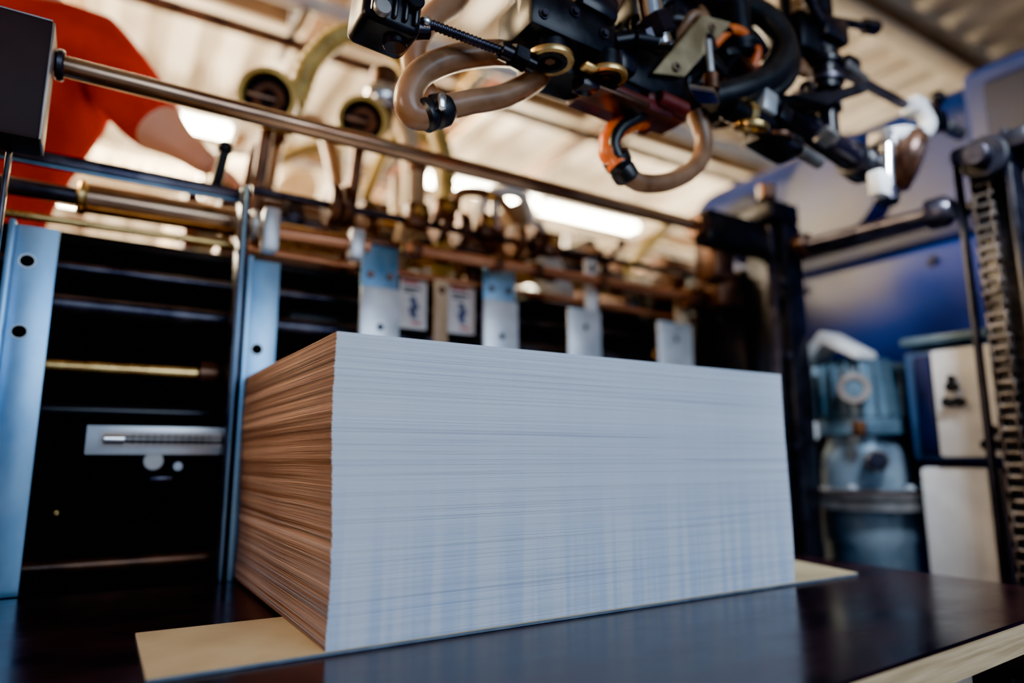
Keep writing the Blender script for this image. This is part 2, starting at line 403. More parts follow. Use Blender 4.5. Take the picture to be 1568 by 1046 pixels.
b=B('brass_rod'); b.cyl((-.62,.82,.800),(.0,.82,.805),.009,brass); b.done()
b=B('cross_rail'); b.box((-.33,.75,.917),(.60,.018,.028),darkshaft); b.box((-.33,.744,.898),(.60,.012,.007),steel_blue); b.done()  # thin blue lower strip is the rail's cyan highlight, painted as geometry
b=B('copper_bar'); b.cyl((.0,.78,.79),(1.62,.78,.775),.010,copper); b.done()

b=B('wheel_shaft'); b.cyl((-.0,.8,.955),(1.62,.8,.955),.012,darkshaft)
for (x_,r_) in ((.20,.058),(.235,.058),(.53,.048),(.60,.052),(.80,.05),(.86,.055)):
    b.lathe((x_,.8,.957),(x_+.022,.8,.957),[(.015,0),(r_*.9,0),(r_,.2),(r_,.8),(r_*.9,1),(.015,1)],browniron)
    b.ring((x_+.011,.8,.957),(1,0,0),r_*1.02,r_*.7,.026,browniron)
for (x_,z_) in ((.46,.97),(.55,1.0),(.70,.98),(.94,.96)):
    b.box((x_,.79,z_),(.07,.05,.08),browniron,bev=.012); b.bolt((x_,.765,z_+.01),(0,-1,0),.012,brass)
b.cyl((.455,.78,1.0),(.455,.78,1.10),.026,cream); b.sph((.455,.78,1.11),.03,browniron)
b.cyl((.72,.78,.97),(.72,.78,1.06),.016,chrome); b.hexn((.72,.78,1.06),(.72,.78,1.08),.022,brass)
b.cyl((1.12,.78,.87),(1.24,.78,1.01),.009,darkshaft); b.sph((1.24,.78,1.015),.016,black)
b.cyl((-.09,.76,.93),(-.075,.76,1.03),.014,black); b.sph((-.075,.76,1.035),.02,black)
b.tube([(.62,.85,1.0),(.66,.9,1.12),(.80,.9,1.13),(.9,.86,1.0)],.018,tan)
b.done()
b=B('gear_train')
b.cyl((-.02,1.25,1.03),(1.62,1.25,1.03),.05,darkshaft); b.cyl((-.02,1.4,1.16),(1.62,1.4,1.16),.035,barsteel)
b.cyl((-.02,1.15,.95),(1.62,1.15,.95),.022,brass)
b.box((.80,1.35,.88),(1.64,.30,.10),browniron,bev=.02)
for i,(x_,r_,m_) in enumerate(((.04,.10,browniron),(.18,.07,darkshaft),(.42,.12,browniron),(.72,.09,darkshaft),(.95,.11,browniron),(1.2,.08,darkshaft),(1.42,.12,browniron))):
    b.lathe((x_,1.25,1.04),(x_+.06,1.25,1.04),[(.03,0),(r_*.92,0),(r_,.15),(r_,.85),(r_*.92,1),(.03,1)],m_)
    for k in range(16):
        a=k*math.pi/8; b.box((x_+.03,1.25+r_*math.cos(a),1.04+r_*math.sin(a)),(.05,.018,.018),m_,(a,0,0),bev=.003)
for x_ in (.1,.85,1.5): b.box((x_,1.38,1.04),(.05,.24,.36),black,bev=.02)
for x_ in (.1,.85,1.5): b.box((x_,1.40,.14),(.07,.10,1.38),black,bev=.01)
b.tube([(.15,1.4,1.2),(.2,1.42,1.45),(.35,1.45,1.5),(.42,1.4,1.2)],.03,tan); b.tube([(.5,1.4,1.2),(.62,1.42,1.5),(.8,1.45,1.55),(.9,1.5,1.2)],.024,yellowhose)
b.tube([(1.0,1.4,1.2),(1.05,1.42,1.36),(1.25,1.45,1.42),(1.35,1.5,1.2)],.03,white)
b.box((1.15,1.4,1.22),(.14,.12,.14),browniron,bev=.02); b.cyl((.66,1.4,1.16),(.66,1.4,1.36),.045,cream)
b.done()

b=B('machine_back_panel')
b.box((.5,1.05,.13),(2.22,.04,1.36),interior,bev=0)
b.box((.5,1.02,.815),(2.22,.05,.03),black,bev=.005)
b.done()
b=B('inner_shaft')
b.cyl((-.62,.88,.62),(1.62,.88,.615),.026,darkshaft); b.done()
b=B('inner_shaft')
b.cyl((-.62,.85,.472),(-.06,.85,.474),.016,brass); b.lathe((-.09,.85,.474),(.02,.85,.474),[(.016,0),(.035,.05),(.035,.4),(.026,.45),(.026,1)],browniron)
b.cyl((.0,.85,.474),(1.62,.85,.474),.016,darkshaft); b.done()
b=B('inner_shaft'); b.cyl((-.62,.85,.035),(1.62,.85,.03),.018,browniron); b.done()
b=B('inner_shaft'); b.cyl((-.62,.92,.72),(1.62,.92,.715),.014,darkshaft); b.done()
b=B('inner_shaft'); b.cyl((-.62,.95,.38),(1.62,.95,.38),.02,blackgloss); b.done()
b=B('back_panel_fittings')
b.box((-.1,.99,.3),(.5,.06,.03),interior); b.box((-.1,.99,.18),(.5,.06,.03),interior)
b.box((.6,.99,.66),(.9,.06,.05),black); b.sph((-.352,.99,.14),.010,brass)
for x_,z_ in ((-.3,.68),(-.18,.55),(-.3,.30),(-.12,.12)): b.cyl((x_,1.03,z_),(x_,.98,z_),.02,interior)
b.done()
b=B('scale_gauge')
b.box((-.155,.742,.307),(.305,.008,.063),steel_light,bev=.002)
b.box((-.155,.736,.309),(.255,.003,.034),labelw,bev=.001)
b.box((-.13,.734,.309),(.19,.002,.012),tan,bev=0)
b.cyl((-.275,.733,.309),(-.04,.733,.309),.0085,greymetal)
b.cyl((-.275,.731,.309),(-.235,.731,.309),.011,chrome)
for k in range(12): b.box((-.22+k*.014,.7245,.309),(.0015,.002,.022),black,bev=0)
b.cyl((-.175,.77,.262),(-.175,.74,.262),.02,white); b.cyl((-.125,.77,.25),(-.125,.74,.25),.010,steel_light)
b.box((-.155,.76,.222),(.05,.02,.014),darkshaft)
b.box((-.155,.80,.29),(.31,.10,.02),black)
b.done()

b=B('air_pipe_pair')
ax=Vector((-.30,-.88,-.38)).normalized()
for (x_,z_,R) in ((.045,1.275,.080),(.323,1.28,.074)):
    c=Vector((x_,.9,z_)); 
    b.ring(c,ax,R,R*.84,.05,yellowhose); b.cyl(c-ax*.02,c-ax*.10,R*.95,black); b.ring(c-ax*.015,ax,R*.55,R*.3,.02,browniron); b.box(c-ax*.01,(R*1.5,.01,.012),tan)
    b.cyl(c-ax*.08,(x_,1.04,.84),.02,browniron)
b.tube([(.10,.95,1.22),(.142,.95,1.345),(.175,.95,1.46),(.28,.95,1.585),(.45,1.0,1.62),(.60,1.1,1.55),(.7,1.1,1.3),(.68,1.08,.85)],.034,yellowhose,rib=.03,amp=.07)
b.tube([(.36,1.0,1.25),(.40,1.0,1.40),(.47,1.05,1.48),(.55,1.08,1.35),(.56,1.08,1.1),(.5,1.08,.84)],.034,cream)
b.cyl((.39,.95,1.30),(.41,.95,1.50),.045,browniron); b.sph((.40,.95,1.40),.06,chrome)
b.tube([(.05,1.06,.84),(.05,1.06,1.15),(.12,1.06,1.25)],.024,browniron)
b.cyl((1.20,1.08,.84),(1.04,1.08,1.14),.06,white); b.cyl((1.02,1.08,1.08),(.97,1.08,1.2),.045,cream)
b.box((.85,1.08,.90),(.16,.06,.16),browniron,bev=.03)
b.done()

# ------------------------------------------------------------ suction head
SH=empty('suction_feeder_head')
b=B('carrier_beam',SH)
b.box((.65,.14,1.80),(1.8,.10,.10),black,bev=.01)
b.cyl((.45,.12,1.1),(.45,.12,1.78),.022,black); b.cyl((1.28,.10,1.45),(1.28,.10,1.78),.018,black)
b.box((.65,.14,2.5),(.12,.10,1.4),black,bev=.01); b.done()
b=B('sensor_block',SH)
b.box((.055,0,.995),(.10,.09,.095),black,(0,.08,0),bev=.014,seg=3)
for k in range(5): b.box((.02+k*.018,-.048,.995),(.008,.012,.07),blackgloss,(0,.08,0),bev=.003)
b.cyl((.03,-.05,.965),(.03,-.062,.965),.014,greymetal); b.cyl((.085,-.05,1.0),(.085,-.06,1.0),.016,blackgloss)
b.cyl((.07,-.01,.955),(.07,-.01,.935),.02,blackgloss)
b.tube([(.05,.02,1.03),(.05,.04,1.12),(.12,.1,1.3),(.3,.14,1.76)],.018,rubber,n=8)
b.cyl((.10,.02,.995),(.14,.01,1.003),.016,darkshaft)
b.done()
b=B('knurled_rod',SH)
b.tube([(.125,0,1.008),(.29,-.01,.998)],.0085,darkshaft,rib=.008,amp=.08)
b.sph((.128,0,1.008),.012,chrome); b.cyl((.27,-.01,1.0),(.345,-.01,.992),.016,blackgloss); b.hexn((.295,-.01,.998),(.325,-.01,.994),.024,black)
b.done()
b=B('valve_body',SH)
b.box((.405,.0,1.075),(.20,.13,.085),black,(0,.04,0),bev=.012)
b.cyl((.35,-.02,1.05),(.35,-.02,1.15),.045,blackgloss); b.cyl((.35,-.02,1.15),(.35,-.02,1.17),.03,black)
b.box((.46,-.03,1.13),(.09,.09,.05),blackgloss,(0,.1,0),bev=.01)
b.box((.50,.05,1.06),(.26,.10,.10),black,bev=.012)
b.box((.64,.05,1.08),(.22,.12,.10),black,(0,.08,0),bev=.014)
b.box((.60,.04,1.005),(.22,.10,.03),redpart,(0,.05,0),bev=.008)
b.box((.70,.04,1.02),(.12,.09,.05),redpart,(0,.0,0),bev=.012)
b.cyl((.66,-.01,1.02),(.74,-.01,1.015),.018,redpart)
b.box((.56,-.01,1.075),(.06,.05,.07),blackgloss,(0,.2,0),bev=.01); b.box((.55,.0,.985),(.14,.06,.012),browniron,(0,.04,0),bev=.003)
for x_,z_ in ((.33,1.06),(.40,1.09),(.47,1.07)): b.bolt((x_,-.066,z_),(0,-1,0),.007,darkshaft)
b.cyl((.42,-.05,1.12),(.50,-.06,1.16),.013,brass)
b.cyl((.52,-.03,1.09),(.60,-.05,1.12),.018,black); b.hexn((.585,-.045,1.11),(.60,-.05,1.12),.026,darkshaft)
b.box((.44,-.055,.995),(.03,.025,.010),brass,(0,.1,0)); b.box((.46,-.02,.985),(.04,.04,.03),blackgloss)
b.tube([(.33,-.05,1.10),(.28,-.06,1.16),(.32,-.04,1.24),(.44,0,1.30)],.009,rubber); b.tube([(.50,-.03,1.15),(.52,-.05,1.22),(.60,0,1.30)],.012,orange)
b.done()
for (x_,y_,z_,R) in ((.375,-.02,1.008,.046),(.492,-.04,1.000,.043)):
    b=B('suction_cup',SH); c=Vector((x_,y_,z_))
    b.cyl(c+Vector((0,0,.004)),c+Vector((0,0,.045)),R*.8,black)
    b.ring(c,(0,0,1),R,R*.72,.010,brass); b.ring(c-Vector((0,0,.004)),(0,0,1),R*.72,R*.5,.006,black)
    b.cyl(c,c+Vector((0,0,.01)),R*.7,hole); b.hexn(c-Vector((0,0,.004)),c+Vector((0,0,.01)),R*.25,browniron)
    b.done()
b=B('pipe_fitting',SH)
b.cyl((.625,-.06,1.12),(.60,-.06,1.16),.034,blackgloss,seg=6); b.cyl((.605,-.06,1.15),(.595,-.06,1.21),.024,chrome)
b.cyl((.597,-.06,1.20),(.59,-.06,1.33),.028,blackgloss); b.cyl((.63,-.06,1.10),(.625,-.06,1.125),.02,chrome)
b.cyl((.56,-.05,1.10),(.65,-.06,1.115),.016,black)
b.done()
b=B('bracket_plate',SH)
b.poly([(.782,-.035,1.245),(.880,-.035,1.262),(.728,-.025,1.083),(.636,-.025,1.062)],(.0,.010,.004),platem,bev=.002)
for c in ((.812,-.0365,1.225),(.70,-.030,1.095)): b.ring(c,(0,-1,.1),.011,.005,.004,chrome); b.cyl((c[0],c[1]+.002,c[2]),(c[0],c[1]-.001,c[2]),.006,hole)
b.cyl((.800,-.03,1.19),(.805,-.03,1.085),.010,chrome); b.cyl((.805,-.03,1.11),(.805,-.03,1.07),.018,browniron)
b.poly([(.71,-.05,1.050),(.79,-.05,1.065),(.83,-.03,1.055),(.76,-.03,1.035)],(0,0,-.010),chrome)
b.done()
b=B('air_cylinder_block',SH)
b.box((.80,.10,1.28),(.34,.16,.20),black,(0,-.1,0),bev=.02)
b.cyl((.70,.03,1.2),(.70,.03,1.46),.045,blackgloss); b.cyl((.95,.0,1.22),(.93,.0,1.42),.035,black)
b.cyl((.78,.02,1.34),(.90,.02,1.36),.03,blackgloss); b.box((.86,.06,1.12),(.16,.10,.07),black,(0,.2,0),bev=.012)
for k in range(4): b.bolt((.72+k*.06,.018,1.27+.01*k),(0,-1,0),.008,darkshaft)
b.cyl((.45,.06,1.12),(.75,.10,1.2),.025,browniron)
b.tube([(.62,.1,1.14),(.66,.06,1.2),(.75,.0,1.24),(.84,.0,1.16),(.80,.02,1.10)],.016,rubber); b.tube([(.84,.0,1.2),(.90,-.02,1.26),(.98,-.02,1.24),(.98,0,1.18)],.012,orange)
b.cyl((.88,-.01,1.06),(1.02,-.01,1.05),.028,black); b.cyl((.93,-.01,1.056),(.95,-.01,1.055),.036,brass)
b.box((.985,-.03,1.09),(.045,.04,.055),steel_light,(0,.2,0),bev=.004); b.box((1.05,-.03,1.08),(.04,.03,.05),black,(0,.4,0),bev=.004)
b.cyl((.95,-.02,1.04),(1.18,-.02,1.002),.011,darkshaft); b.cyl((1.12,-.02,1.012),(1.20,-.02,.999),.017,greymetal)
b.ring((.93,-.03,1.02),(0,-.3,1),.04,.018,.012,brass); b.ring((1.04,-.02,1.03),(0,-.3,1),.035,.015,.012,browniron)
b.box((1.08,.02,1.04),(.14,.08,.05),black,(0,.15,0),bev=.01)
b.done()
b=B('small_fittings',SH)
rg=random.Random(21)
for k in range(64):
    x_=rg.uniform(.38,1.26); z_=1.07+.02*rg.random()+(.20*rg.random() if x_>.5 else .08*rg.random()); y_=rg.uniform(-.02,.12)
    m_=rg.choice([black,blackgloss,darkshaft,black,browniron,blackgloss,rubber,greymetal])
    d=Vector((rg.uniform(-1,1),rg.uniform(-.6,.6),rg.uniform(-1,1))).normalized(); L_=rg.uniform(.03,.10); p=Vector((x_,y_,z_))
    q=rg.random()
    if q<.45: b.cyl(p-d*L_/2,p+d*L_/2,rg.uniform(.008,.018),m_); b.hexn(p+d*L_*.3,p+d*L_*.5,rg.uniform(.016,.024),m_)
    elif q<.75: b.box(p,(rg.uniform(.03,.07),rg.uniform(.03,.05),rg.uniform(.02,.05)),m_,(rg.uniform(-.4,.4),rg.uniform(-.6,.6),0),bev=.005)
    else: b.ring(p,d,rg.uniform(.018,.028),.010,.012,m_)
for k in range(7):
    x_=.55+.09*k; b.tube([(x_,.06,1.14),(x_+.03,-.02,1.22+.03*rg.random()),(x_+.10,.0,1.26+.08*rg.random()),(x_+.12,.12,1.5),(x_+.05,.14,1.78)],rg.choice([.008,.011,.014]),rg.choice([rubber,black,rubber,tan]))
b.box((.66,.10,1.38),(.30,.12,.12),black,(0,.1,0),bev=.015); b.box((1.06,.12,1.44),(.18,.12,.14),blackgloss,bev=.02)
b.box((.48,.08,1.22),(.22,.10,.12),black,(0,.1,0),bev=.015)
b.done()
b=B('vacuum_hose',SH)
b.tube([(.37,.05,1.05),(.30,.05,1.036),(.21,.05,.995),(.145,.05,.945),(.120,.05,.89),(.133,.05,.862),(.165,.04,.865)],.025,tan,seg=20)
b.lathe((.145,.045,.858),(.195,.04,.888),[(.024,0),(.030,.1),(.030,.3),(.026,.4),(.031,.5),(.031,.8),(.024,1)],rubber)
b.tube([(.185,.04,.885),(.24,.04,.912),(.31,.04,.945),(.38,.04,1.0),(.42,.05,1.06)],.023,tan,seg=20)
b.box((.165,.01,.875),(.014,.02,.03),chrome)
b.done()
b=B('vacuum_hose',SH); b.tube([(.20,.12,.93),(.165,.12,.98),(.160,.12,1.045),(.20,.12,1.12),(.26,.13,1.2),(.33,.14,1.4),(.36,.14,1.78)],.025,tan,seg=20); b.done()
b=B('vacuum_hose',SH)
b.tube([(.590,.04,.870),(.572,.05,.905),(.590,.05,.950),(.635,.05,.985),(.70,.05,1.015),(.76,.05,1.03)],.023,orange,seg=20,rib=.03,amp=.05)
b.tube([(.588,.03,.872),(.572,.032,.91),(.590,.028,.950),(.635,.025,.985),(.70,.03,1.02)],.013,rubber,seg=16)
b.lathe((.580,.045,.895),(.625,.05,.850),[(.022,0),(.030,.1),(.030,.4),(.026,.5),(.028,.6),(.028,.9),(.022,1)],rubber)
b.tube([(.615,.05,.862),(.66,.05,.852),(.73,.05,.868),(.80,.05,.905),(.85,.05,.955),(.862,.05,1.01),(.84,.05,1.07)],.021,tan,seg=20)
b.done()
b=B('vacuum_hose',SH); b.tube([(.90,.14,1.76),(.96,.08,1.46),(1.05,.0,1.36),(1.075,-.03,1.27),(1.03,-.03,1.19),(.93,-.02,1.12),(.83,0,1.075)],.033,rubber,seg=20)
b.tube([(.98,.14,1.78),(1.03,.06,1.46),(1.12,.0,1.34),(1.12,-.02,1.24),(1.06,-.02,1.16),(.98,0,1.10)],.02,rubber,seg=16)
b.tube([(.80,.05,1.12),(.95,.04,1.16),(1.02,.04,1.14),(1.03,.04,1.07)],.022,orange)
b.done()
b=B('valve_stack',SH)
b.cyl((1.28,0,1.09),(1.285,0,1.60),.017,darkshaft)
b.box((1.22,.02,1.37),(.10,.08,.11),black,bev=.012); b.box((1.15,.03,1.33),(.09,.07,.08),blackgloss,bev=.01)
b.box((1.30,0,1.40),(.11,.08,.07),blackgloss,bev=.01); b.cyl((1.28,0,1.44),(1.28,0,1.50),.036,black); b.cyl((1.28,0,1.52),(1.28,0,1.56),.030,blackgloss); b.hexn((1.28,0,1.56),(1.28,0,1.59),.036,greymetal)
b.cyl((1.28,0,1.34),(1.28,0,1.22),.042,black); b.ring((1.28,0,1.30),(0,0,1),.052,.04,.014,blackgloss); b.ring((1.28,0,1.25),(0,0,1),.05,.04,.012,darkshaft)
b.hexn((1.28,0,1.21),(1.28,0,1.17),.045,black); b.cyl((1.28,0,1.17),(1.28,0,1.10),.028,blackgloss); b.hexn((1.28,0,1.10),(1.28,0,1.08),.02,greymetal)
b.cyl((1.30,-.01,1.44),(1.50,-.01,1.49),.012,darkshaft); b.cyl((1.48,-.01,1.485),(1.54,-.01,1.50),.022,blackgloss)
b.cyl((1.24,-.03,1.40),(1.14,-.05,1.44),.012,darkshaft); b.sph((1.14,-.05,1.44),.02,black)
b.poly([(1.03,-.05,1.12),(1.25,-.05,1.20),(1.42,-.05,1.28),(1.40,-.05,1.24),(1.2,-.05,1.14)],(0,.02,0),black,bev=.004)
b.cyl((1.35,-.02,1.32),(1.44,-.02,1.30),.014,greymetal); b.box((1.38,-.01,1.33),(.06,.05,.04),black,bev=.01)
b.cyl((1.20,-.03,1.56),(1.20,-.03,1.44),.016,chrome)
b.done()
b=B('support_shaft',SH)
b.cyl((.96,.03,1.18),(1.47,.03,1.075),.036,blackgloss); b.lathe((1.42,.03,1.085),(1.50,.03,1.07),[(.034,0),(.05,.1),(.05,.8),(.03,1)],black)
b.cyl((1.30,.0,1.315),(1.99,.0,1.296),.015,darkshaft); b.cyl((1.90,.0,1.298),(2.0,.0,1.296),.021,greymetal)
b.cyl((1.84,0,1.29),(1.88,0,1.38),.014,blackgloss); b.sph((1.88,0,1.385),.024,black)
b.box((1.86,0,1.30),(.05,.05,.06),black,bev=.01)
b.done()
b=B('rod_clamp',SH)
b.tube([(1.70,-.02,1.31),(1.74,-.03,1.25),(1.69,-.03,1.20),(1.60,-.03,1.18),(1.52,-.03,1.15),(1.50,-.03,1.12)],.022,white,seg=18)
b.box((1.71,-.01,1.30),(.07,.06,.05),white,bev=.012); b.box((1.50,-.02,1.14),(.06,.06,.05),greymetal,bev=.012)
b.cyl((1.50,-.03,1.13),(1.475,-.03,.955),.020,chrome); b.cyl((1.478,-.03,.985),(1.474,-.03,.945),.03,darkshaft); b.box((1.425,-.04,.985),(.05,.04,.07),white,bev=.008)
b.lathe((1.62,.02,1.13),(1.66,-.04,1.10),[(.03,0),(.085,.1),(.095,.5),(.08,.9),(.03,1)],browniron)
b.ring((1.645,-.01,1.112),(.4,-.6,-.3),.098,.090,.02,browniron)
b.cyl((1.62,.02,1.13),(1.60,.02,1.2),.02,black)
b.done()

# ------------------------------------------------------------ blue press housing (right)
b=B('press_housing')
b.box((2.85,.03,.53),(1.3,2.76,2.16),blue,bev=.16,seg=6)
b.box((2.19,-.54,1.24),(.06,1.18,.68),blue,bev=.05,seg=5)
b.box((2.155,-.54,1.24),(.03,1.04,.54),bluedark,bev=.04,seg=5)
b.box((2.19,.45,.80),(.05,.85,.42),blue,bev=.04,seg=4)
b.box((2.19,.30,.25),(.05,1.4,.5),bluedark,bev=.03,seg=3)
b.box((2.19,.30,1.05),(.05,1.5,.08),bluedark,bev=.02,seg=3)
b.lathe((2.21,.55,1.33),(2.14,.55,1.33),[(.24,0),(.23,.4),(.20,.9),(.05,1)],blue,seg=48)
b.lathe((2.21,.98,1.30),(2.12,.98,1.30),[(.17,0),(.16,.5),(.13,.9),(.04,1)],bluedark,seg=40); b.cyl((2.12,.98,1.30),(2.10,.98,1.30),.05,black)
b.box((2.15,.15,1.10),(.04,1.5,.03),black,bev=.008)
b.box((2.16,-.75,.5),(.06,.7,.5),bluedark,bev=.03)
for y_ in (.2,.7): b.bolt((2.165,y_,.95),(-1,0,0),.014,bluedark)
b.done()
b=B('side_rail_pipe')
b.cyl((1.70,.41,.975),(1.70,-.08,.955),.024,darkshaft); b.lathe((1.70,-.02,.957),(1.70,-.09,.955),[(.03,0),(.045,.1),(.045,.7),(.03,1)],darkshaft)
b.cyl((1.7,.36,.975),(1.7,.41,.977),.04,browniron)
b.done()
chm=mat('oily_chain_steel',(.20,.175,.16),(.035,.03,.03),.85,.35,30,.2)
b=B('roller_chain')
cx,cy=1.70,-.165; n=52
for i in range(n):
    z_=-.50+i*.03; w_=.022 if i%2 else .017
    b.cyl((cx,cy-.026,z_),(cx,cy+.026,z_),.0085,chm,seg=12)
    for s_ in (-1,1):
        b.box((cx,cy+s_*w_,z_+.015),(.022,.004,.044),chm,bev=.003)
b.done()
b=B('chain_column')
b.box((1.78,-.165,.29),(.05,.11,1.68),black,bev=.008); b.box((1.72,-.235,.29),(.07,.018,1.68),black,bev=.004); b.box((1.73,-.098,.29),(.03,.014,1.68),black,bev=.004)
b.cyl((1.66,-.19,1.06),(1.78,-.19,1.06),.06,black); b.cyl((1.62,-.19,1.06),(1.66,-.19,1.06),.03,darkshaft)
b.box((1.72,-.2,1.09),(.10,.2,.06),black,bev=.02)
b.box((1.78,-.36,.4),(.10,.06,1.9),bluedark,bev=.01)
b.done()

b=B('pump_motor')
my,mx=.385,1.95
lite=mat('pale_blue_paint',(.30,.40,.50),(.09,.15,.22),.4,.30,6,.08)
b.lathe((mx,my,FZ),(mx,my,.12),[(.17,0),(.17,.05),(.145,.07),(.145,.80),(.16,.84),(.16,1)],lite)
b.lathe((mx,my,.10),(mx,my,.17),[(.15,0),(.205,.08),(.205,.42),(.19,.5),(.205,.58),(.205,.92),(.15,1)],greymetal)
b.lathe((mx,my,.155),(mx,my,.165),[(.15,0),(.207,.1),(.207,.9),(.15,1)],browniron)
b.lathe((mx,my,.16),(mx,my,.36),[(.135,0),(.14,.2),(.13,.6),(.11,.8),(.11,1)],lite)
b.lathe((mx,my,.34),(mx,my,.40),[(.10,0),(.145,.1),(.145,.9),(.10,1)],bluegrey)
b.lathe((mx,my,.38),(mx,my,.60),[(.11,0),(.13,.1),(.13,.85),(.10,1)],bluegrey)
for k in range(20):
    a=k*2*math.pi/20; b.box((mx+.136*math.cos(a),my+.136*math.sin(a),.49),(.028,.007,.18),bluegrey,(0,0,a),bev=.002)
b.cyl((mx-.10,my-.05,.49),(mx-.17,my-.09,.49),.045,bluegrey); b.ring((mx-.17,my-.09,.49),(-.9,-.5,0),.048,.03,.012,greymetal)
b.poly([(mx-.15,my+.14,.60),(mx-.15,my+.03,.70),(mx-.15,my-.10,.61),(mx-.15,my-.09,.585),(mx-.15,my+.03,.655),(mx-.15,my+.11,.585)],(.12,0,0),white,bev=.006)
for k in range(6):
    a=k*math.pi/3+.3; b.bolt((mx+.17*math.cos(a),my+.17*math.sin(a),.17),(0,0,1),.012,steel_light)
for k in range(3): b.box((mx-.147,my-.02,-.1-.06*k),(.01,.12,.02),bluegrey)
b.box((mx-.14,my+.10,.36),(.03,.05,.06),white,bev=.008); b.box((mx-.16,my-.09,.36),(.03,.04,.05),browniron,bev=.008)
b.cyl((mx-.09,my-.09,.26),(mx-.16,my-.14,.26),.035,greymetal); b.hexn((mx-.16,my-.14,.26),(mx-.18,my-.155,.26),.03,darkshaft)
b.tube([(mx-.17,my+.2,-.5),(mx-.17,my+.2,.2),(mx-.12,my+.18,.5)],.014,black); b.box((mx-.12,my+.2,.30),(.06,.05,.12),black,bev=.01)
b.done()
b=B('control_box')
b.box((1.97,.05,.43),(.18,.27,.34),mat('box_blue',(.03,.09,.24),(.012,.035,.10),.1,.4,6),bev=.012)
b.box((1.87,.0,.43),(.02,.19,.32),white,bev=.01)
b.box((1.875,.125,.43),(.016,.05,.30),bluedark,bev=.006)
for (y_,z_,r_) in ((.035,.475,.016),(.02,.43,.015),(.05,.43,.015),(-.055,.345,.016),(-.065,.305,.014),(-.04,.305,.014)):
    b.cyl((1.86,y_,z_),(1.835,y_,z_),r_,black)
b.cyl((1.86,.035,.50),(1.84,.035,.50),.01,black)
b.box((1.94,.06,.625),(.16,.25,.03),bluegrey,bev=.01)
b.done()
b=B('control_pedestal')
b.box((1.95,.075,-.155),(.14,.19,.79),white,bev=.014); b.box((1.92,-.045,-.155),(.08,.05,.79),bluedark,bev=.01); b.box((1.95,.07,FZ+.012),(.2,.26,.024),white)
b.done()

# ------------------------------------------------------------ worker
shirt=mat('red_tshirt_cotton',(.80,.016,.004),(.55,.010,.004),0,.9,7,.3,spec=.1)
skin=mat('skin',(.80,.38,.24),(.70,.30,.18),0,.5,6); trou=mat('dark_trousers',(.05,.06,.09),(.03,.035,.05),0,.8,8); hair=mat('brown_hair',(.06,.03,.02),(.03,.015,.01),0,.6,30); shoe=mat('leather_boot',(.05,.03,.02),None,0,.5,8)
def skinned(name,V,E,segmat,parent,lv=2):
    me=D.meshes.new(name+'_sk'); me.from_pydata([v[:3] for v in V],[e[:2] for e in E],[]); o=D.objects.new(name+'_sk',me); COL.objects.link(o)
    md=o.modifiers.new('s','SKIN'); 
    for i,v in enumerate(V):
        sv=me.skin_vertices[0].data[i]; r=v[3]; sv.radius=(r,r) if not isinstance(r,tuple) else r; sv.use_root=(i==0)
    md.use_smooth_shade=True
    sd=o.modifiers.new('d','SUBSURF'); sd.levels=lv; sd.render_levels=lv
    dg=bpy.context.evaluated_depsgraph_get(); nm=D.meshes.new_from_object(o.evaluated_get(dg)); D.objects.remove(o)
    mats=[]; nm.materials.clear()
    for e in E:
        if segmat[e[2]] not in mats: mats.append(segmat[e[2]])
    for m_ in mats: nm.materials.append(m_)
    for p in nm.polygons:
        c=p.center; best=None
        for e in E:
            a=Vector(V[e[0]][:3]); b_=Vector(V[e[1]][:3]); d=b_-a; t_=max(0,min(1,(c-a).dot(d)/d.length_squared)); q=(c-(a+d*t_)).length
            if best is None or q<best[0]: best=(q,e[2])
        p.material_index=mats.index(segmat[best[1]]); p.use_smooth=True
    ob=D.objects.new(name,nm); COL.objects.link(ob); ob.parent=parent; return ob
WK=empty('worker')
V=[(-.70,1.60,.92,.17),(-.63,1.55,1.12,.18),(-.54,1.47,1.34,.21),(-.54,1.42,1.50,.18),(-.57,1.37,1.64,.07),(-.58,1.33,1.71,.065),
   (-.38,1.38,1.54,.125),(-.31,1.34,1.43,.120),(-.228,1.30,1.315,.105),(-.20,1.28,1.28,.092),(-.15,1.245,1.235,.056),(-.045,1.16,1.135,.038),
   (-.76,1.45,1.50,.105),(-.84,1.40,1.34,.095),(-.88,1.32,1.22,.06),(-.82,1.23,1.10,.048),(-.76,1.16,1.02,.032),
   (-.60,1.60,.84,.12),(-.60,1.56,.45,.085),(-.60,1.60,.08,.055),(-.59,1.48,.04,.045),
   (-.80,1.62,.84,.12),(-.84,1.60,.45,.085),(-.84,1.64,.08,.055),(-.84,1.52,.04,.045)]
E=[(0,1,'s'),(1,2,'s'),(2,3,'s'),(3,4,'s'),(4,5,'k'),(3,6,'s'),(6,7,'s'),(7,8,'s'),(8,9,'s'),(9,10,'k'),(10,11,'k'),
   (3,12,'s'),(12,13,'s'),(13,14,'k'),(14,15,'k'),(15,16,'k'),(0,17,'t'),(17,18,'t'),(18,19,'t'),(19,20,'b'),(0,21,'t'),(21,22,'t'),(22,23,'t'),(23,24,'b')]
skinned('body',V,E,{'s':shirt,'k':skin,'t':trou,'b':shoe},WK)
